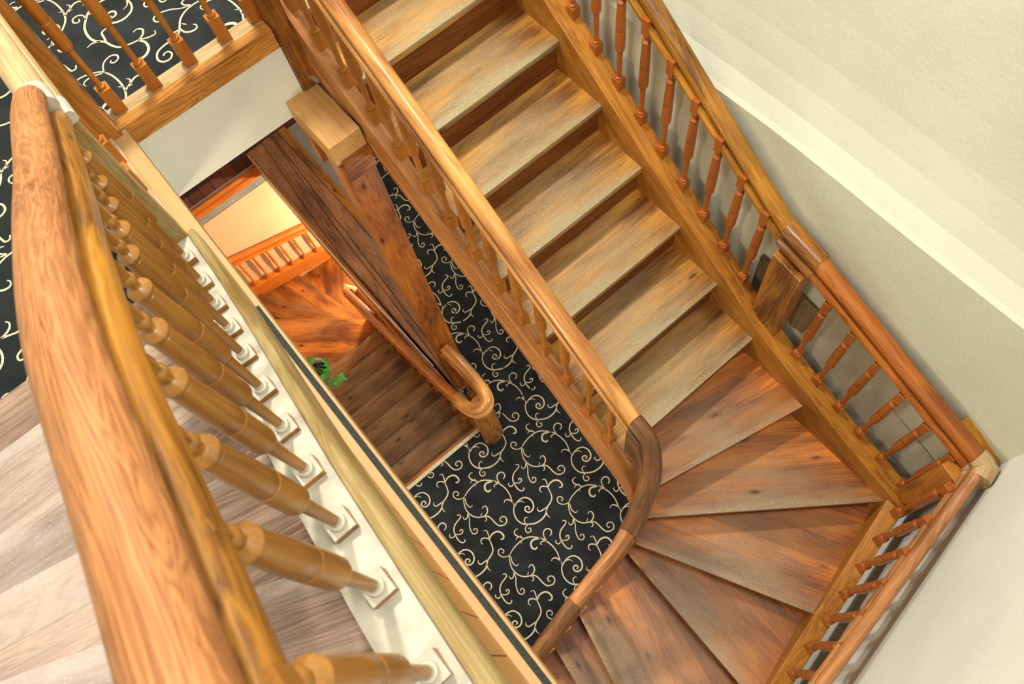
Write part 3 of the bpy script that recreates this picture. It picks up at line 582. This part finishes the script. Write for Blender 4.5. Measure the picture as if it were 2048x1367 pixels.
# loose sliver of wood at the corner
mb = MB(); V = [(2.74, 1.80, -.96), (2.945, 1.80, -1.06), (2.945, 1.84, -1.06), (2.74, 1.84, -.96), (2.74, 1.80, -.93), (2.945, 1.80, -1.03), (2.945, 1.84, -1.03), (2.74, 1.84, -.93)]
tag(MB().add(V, BOXF, grain(V, (1, 0, -.4))).build('wooden_batten', 'rail_amber'), 'short dark batten between wall and handrail just above the corner post', 'batten')

# landing balustrade above the white panel
bg = thing('landing_balustrade', (-.085, .35, 0), 'orange balusters standing on the pale ledge of the upper landing', 'balustrade')
pg = baluster_mesh('baluster', .70, 'baluster', plinth=.115, pw=.024, top_block=.05, R=.024)
place_balusters(pg, bg, [(-.085, y, 0.0) for y in (.035, .19, .35, .51, .65)])
rail_path(bg, [(-.085, -.02, .70), (-.085, .67, .70)], 'rail_light', 1.0)
mb = MB(); box(mb, -.045, .004, -.02, .67, -.097, .004, ax=(0, 1, 0)); tag(mb.build('edge_beam', 'beam', bevel=.003), 'varnished pine beam with bold grain along the landing edge above the white panel', 'beam')
# corner post and short level railing
cn = thing('corner_newel', (-.04, -.07, 0), 'thick old pine newel post with dark stains at the corner of the upper landing', 'post')
mb = MB(); box(mb, -.11, .035, -.135, -.012, -.05, .95, ax=(0, 0, 1)); mb.build('shaft', 'post', cn, bevel=.008)
mb = MB(); box(mb, -.12, .045, -.145, -.002, .95, 1.0, ax=(0, 0, 1)); mb.build('cap', 'post', cn, bevel=.008)
bs = thing('level_balustrade', (.3, -.075, 0), 'short level railing between the corner newel and the start of the near handrail', 'balustrade')
mb = MB(); box(mb, .03, .60, -.118, -.05, 0, .02); mb.build('base_rail', 'pale', bs, bevel=.003)
place_balusters(pg, bs, [(x, -.083, .02) for x in (.15, .31, .46)], first=False)
rail_path(bs, [(.03, -.083, .655), (.60, -.083, .655)], 'pale', 1.05, 1.0)
p2 = thing('newel_post', (.62, -.075, 0), 'greyish newel post at the start of the near handrail', 'post')
mb = MB(); box(mb, .582, .655, -.118, -.045, 0, .66, ax=(0, 0, 1)); mb.build('shaft', 'olive', p2, bevel=.004)
mb = MB(); sweep(mb, [(.585, -.083, .655), (.66, -.083, .66)], rail_prof(1.1, 1.1)); mb.build('cap', 'dusty', p2, smooth=38)
# near balustrade
bn = thing('stair_balustrade', (1.5, -.08, .9), 'blurred near handrail with thick amber balusters rising along the near staircase', 'balustrade')
pn = baluster_mesh('baluster', .605, 'baluster_near', plinth=.03, pw=.024, top_block=.012, R=.0245, seg=20, dusty='dusty', hw=.010)
xsn = [.779, .925, 1.075, 1.217, 1.37, 1.54, 1.70, 1.852, 2.003, 2.155, 2.322, 2.48]
place_balusters(pn, bn, [(x, -.083, zs(x) + .005) for x in xsn])
rp = smooth_path([(.66, -.083, .675), (.85, -.085, .785), (1.22, -.090, .980), (1.55, -.094, 1.165), (1.86, -.100, 1.318), (2.15, -.106, 1.412), (2.5, -.114, 1.53), (2.9, -.12, 1.66)], 5)
NR = [(-.018, .050), (-.018, .060), (-.036, .070), (-.046, .086), (-.047, .108), (-.040, .128), (-.024, .143), (0, .148), (.018, .143), (.028, .130), (.032, .110), (.030, .092), (.018, .076), (.002, .064), (.002, .050)]
MR = [(-.020, -.012), (-.030, -.004), (-.032, .036), (-.026, .046), (-.016, .052), (.006, .052), (.022, .048), (.031, .038), (.034, .022), (.031, -.004), (.022, -.012)]
mb = MB(); sweep(mb, rp, MR); mb.build('rail_moulding', 'rail_amber', bn, smooth=38)
mb = MB(); sweep(mb, rp, NR); mb.build('handrail', 'rail_near', bn, smooth=38)

# lower flight and lower hall railing with its loop
bh = thing('stair_balustrade', (.5, .5, -2.6), 'handrail looping over the lower newel, following the lower flight down and the hall edge', 'balustrade')
lp = smooth_path([(.40, .63, -2.56), (.62, .635, -2.50), (.80, .63, -2.46), (.885, .61, -2.46), (.915, .565, -2.47), (.885, .51, -2.50), (.80, .485, -2.545), (.70, .478, -2.60)], 5)
mb = MB(); sweep(mb, lp, rail_prof(.95)); mb.build('looped_handrail', 'rail_light', bh, smooth=38)
mb = MB(); sweep(mb, [(.70, .478, -2.60)] + [(x, .475 - .02 * (.7 - x) / 2, zl(x) + .70) for x in (.4, -.2, -1.3)] + [(-1.42, .46, -4.16), (-1.5, .50, -4.24), (-1.46, .56, -4.36), (-1.2, .58, -4.6), (-.8, .58, -4.95)], rail_prof(.85)); mb.build('handrail', 'rail_red', bh, smooth=38)
mb = MB(); V = []
n = 20; F = []
for i, (z, r) in enumerate([(F1, .075), (F1 + .02, .082), (F1 + .55, .078), (-2.56, .072), (-2.50, .078), (-2.48, .068), (-2.47, .0)]):
    for k in range(n):
        a = 2 * math.pi * k / n; V.append((.845 + r * 0.62 * math.cos(a), .562 + r * math.sin(a), z))
for i in range(6):
    for k in range(n): F.append((i * n + k, i * n + (k + 1) % n, (i + 1) * n + (k + 1) % n, (i + 1) * n + k))
mb.add(V, F, grain(V, (0, 0, 1))); nw = mb.build('rounded_newel', 'beam', bh, smooth=50)
ph = baluster_mesh('baluster', .66, 'baluster_red', top_block=.05)
place_balusters(ph, bh, [(.50, .63, F1 + .02), (.64, .63, F1 + .02), (.76, .63, F1 + .04)] + [(x, .485, zl(x) + .08) for x in [.6 - .145 * i for i in range(14)]])
# wall balustrade of the lower flight
bw = thing('stair_balustrade', (-2.64, .2, -4.6), 'bright orange balustrade on the warm beige wall at the bottom of the stairwell', 'balustrade')
pw_ = baluster_mesh('baluster', .51, 'orange_wood', top_block=.05, R=.016)
place_balusters(pw_, bw, [(-2.64, -.175 + .148 * i, -4.87 - .255 * (.148 * i)) for i in range(-2, 8)])
rail_path(bw, [(-2.64, -.6, -4.245), (-2.64, .60, -4.62), (-2.64, 1.5, -4.90)], 'orange_wood', .9, 1.0)

# ================================================================== TIMBER WORK IN THE WELL
tc_ = thing('timber_column', (.36, .65, -2), 'tall dark knotty timber column standing on the lower carpet', 'column')
mb = MB(); V = [(.265, .588, F1), (.385, .588, F1), (.385, .715, F1), (.265, .715, F1), (.195, .585, -.50), (.335, .585, -.50), (.335, .735, -.50), (.195, .735, -.50)]
mb.add(V, BOXF, grain(V, (0, 0, 1))); mb.build('shaft', 'column', tc_, bevel=.006)
mb = MB(); box(mb, .320, .345, .60, .74, -.60, -.46, ax=(0, 1, 0)); mb.build('head_board', 'column', tc_)
mb = MB(); V = [(-.085, .578, -.475), (.335, .578, -.475), (.335, .738, -.475), (-.085, .738, -.475), (-.085, .578, -.352), (.335, .578, -.352), (.335, .738, -.352), (-.085, .738, -.352)]
mb.add(V, BOXF, grain(V, (1, 0, 0))); tag(mb.build('beam_block', 'block', bevel=.004), 'clean pale pine beam end lying on the dark timber column', 'beam')
mb = MB(); box(mb, -.07, .0, .60, .66, -.80, -.475, ax=(0, 0, 1)); tag(mb.build('timber_stub', 'column', bevel=.003), 'short dark timber stub hanging under the pale beam end', 'stub')
# old boards of the lower floor along the well
def board(poly, z0, z1, ax, mat='plank'): mb = MB(); prism(mb, poly, z0, z1, ax=ax); return mb
ob = thing('old_board_strip', (-1.2, .7, F1), 'converging old reddish-brown boards beside the deep stairwell', 'boards')
edges = [[(-2.69, .545), (.28, .58)], [(-2.69, .70), (-1.31, .575), (.28, .582)], [(-2.69, .80), (-1.475, .70), (.28, .60)], [(-2.69, .815), (-1.70, .758), (.28, .64)], [(-2.69, .872), (-1.43, .872), (.28, .70)]]
def yat(e, x):
    for (a, ya), (b, yb2) in zip(e, e[1:]):
        if x <= b + 1e-6: return ya + (yb2 - ya) * (x - a) / (b - a)
    return e[-1][1]
gx = [-2.69 + (2.97) * i / 12 for i in range(13)]
for k, (e, g) in enumerate(zip(edges, edges[1:])):
    lo = [(x, yat(e, x) + .003) for x in gx]; hi = [(x, max(yat(e, x) + .005, yat(g, x) - .003)) for x in reversed(gx)]
    board(lo + hi, F1 - .02, F1 + .012 + .006 * (k % 2), (1, -.04, 0)).build('board', 'plank', ob)
mb = MB(); prism(mb, [(-2.69, .875), (-.62, .875), (-.62, .955), (-2.69, .955)], F1 - .02, F1 + .02); tag(mb.build('floor_board', 'post'), 'narrow darker board edging the reddish old boards', 'board')
mb = MB(); sweep(mb, [(-2.66, .53, F1 + .012), (-1.34, .528, F1 + .016), (-.8, .53, F1 + .014), (.1, .56, F1 + .014)], [(0.005 * math.cos(a), 0.005 * math.sin(a)) for a in [k * math.pi / 3 for k in range(5, -1, -1)]]); tag(mb.build('cable', 'cable', smooth=True), 'thin white cable along the edge of the deep stairwell', 'cable')
mb = MB(); box(mb, -2.69, .715, .528, .56, F1 - .30, F1 + .008); tag(mb.build('edge_board', 'column'), 'reddish board lining the well edge under the white cable', 'board')

# ================================================================== IVY
iv = thing('potted_ivy', (-.12, -.12, -2.5), 'green ivy in a pale basket, peeping out from under the pale landing ledge', 'plant')
mb = MB(); V = []; F = []; n = 18
px, py = -.150, -.118
for z, r in ((-2.80, .045), (-2.78, .06), (-2.66, .075), (-2.64, .082), (-2.63, .082), (-2.635, .070), (-2.68, .066)):
    for k in range(n): a = 2 * math.pi * k / n; V.append((px + r * math.cos(a), py + r * math.sin(a), z))
for i in range(6):
    for k in range(n): F.append((i * n + k, i * n + (k + 1) % n, (i + 1) * n + (k + 1) % n, (i + 1) * n + k))
F.append(tuple(range(n - 1, -1, -1)))
mb.add(V, F, [(0, 0, 0)] * len(V)); mb.build('basket', 'pot', iv, smooth=40)
mb = MB(); prism(mb, [(px + .066 * math.cos(2 * math.pi * k / n), py + .066 * math.sin(2 * math.pi * k / n)) for k in range(n)], -2.69, -2.672); mb.build('soil', 'soil', iv)
mb = MB()
box(mb, px - .012, px + .012, -.56, py + .05, -2.82, -2.80)
box(mb, px - .012, px + .012, -.56, -.545, -2.95, -2.80)
mb.build('wall_bracket', 'column', iv)
def leaf(mb, c, s, yaw, pitch, roll):
    out = [(0, 0), (.28, -.30), (.62, -.42), (.55, -.16), (1.05, 0), (.55, .16), (.62, .42), (.28, .30)]
    R = Matrix.Rotation(yaw, 3, 'Z') @ Matrix.Rotation(pitch, 3, 'Y') @ Matrix.Rotation(roll, 3, 'X'); V = [Vector(c) + R @ Vector((x * s, y * s, -abs(y) * s * .18 + (.06 * s if 0 < i else 0))) for i, (x, y) in enumerate(out)]
    V.append(Vector(c) + R @ Vector((.45 * s, 0, .08 * s))); m = len(V) - 1
    V2 = [v - R @ Vector((0, 0, .0015)) for v in V]
    F = [(m, i, (i + 1) % 8) for i in range(8)]; F += [(2 * m + 1, m + 1 + (i + 1) % 8, m + 1 + i) for i in range(8)]; F += [(i, m + 1 + i, m + 1 + (i + 1) % 8, (i + 1) % 8) for i in range(8)]
    mb.add(V + V2, F, [(0, 0, 0)] * (2 * len(V)))
lv = [((-.20, -.13, -2.60), .075, 2.4), ((-.22, -.16, -2.62), .06, 3.3), ((-.10, -.085, -2.60), .085, .2), ((-.085, -.11, -2.62), .07, -.6), ((-.12, -.065, -2.61), .06, 1.4), ((-.16, -.06, -2.62), .05, 2.0), ((-.02, -.04, -2.64), .085, .5), ((-.03, -.075, -2.66), .08, -.2), ((-.045, -.105, -2.68), .075, -1.2), ((-.08, -.15, -2.64), .07, -1.8), ((-.15, -.17, -2.62), .07, -2.4)]
for c, s_, yw in lv:
    mb = MB(); leaf(mb, c, s_, yw, .25 + random.uniform(-.2, .3), random.uniform(-.3, .3)); mb.build('leaf', 'leaf', iv)
mb = MB()
for c, s_, yw in lv: sweep(mb, smooth_path([(px, py, -2.675), ((px + c[0]) / 2, (py + c[1]) / 2, -2.60), c], 4), [(.002, 0), (0, .002), (-.002, 0)])
mb.build('stems', 'leaf', iv)
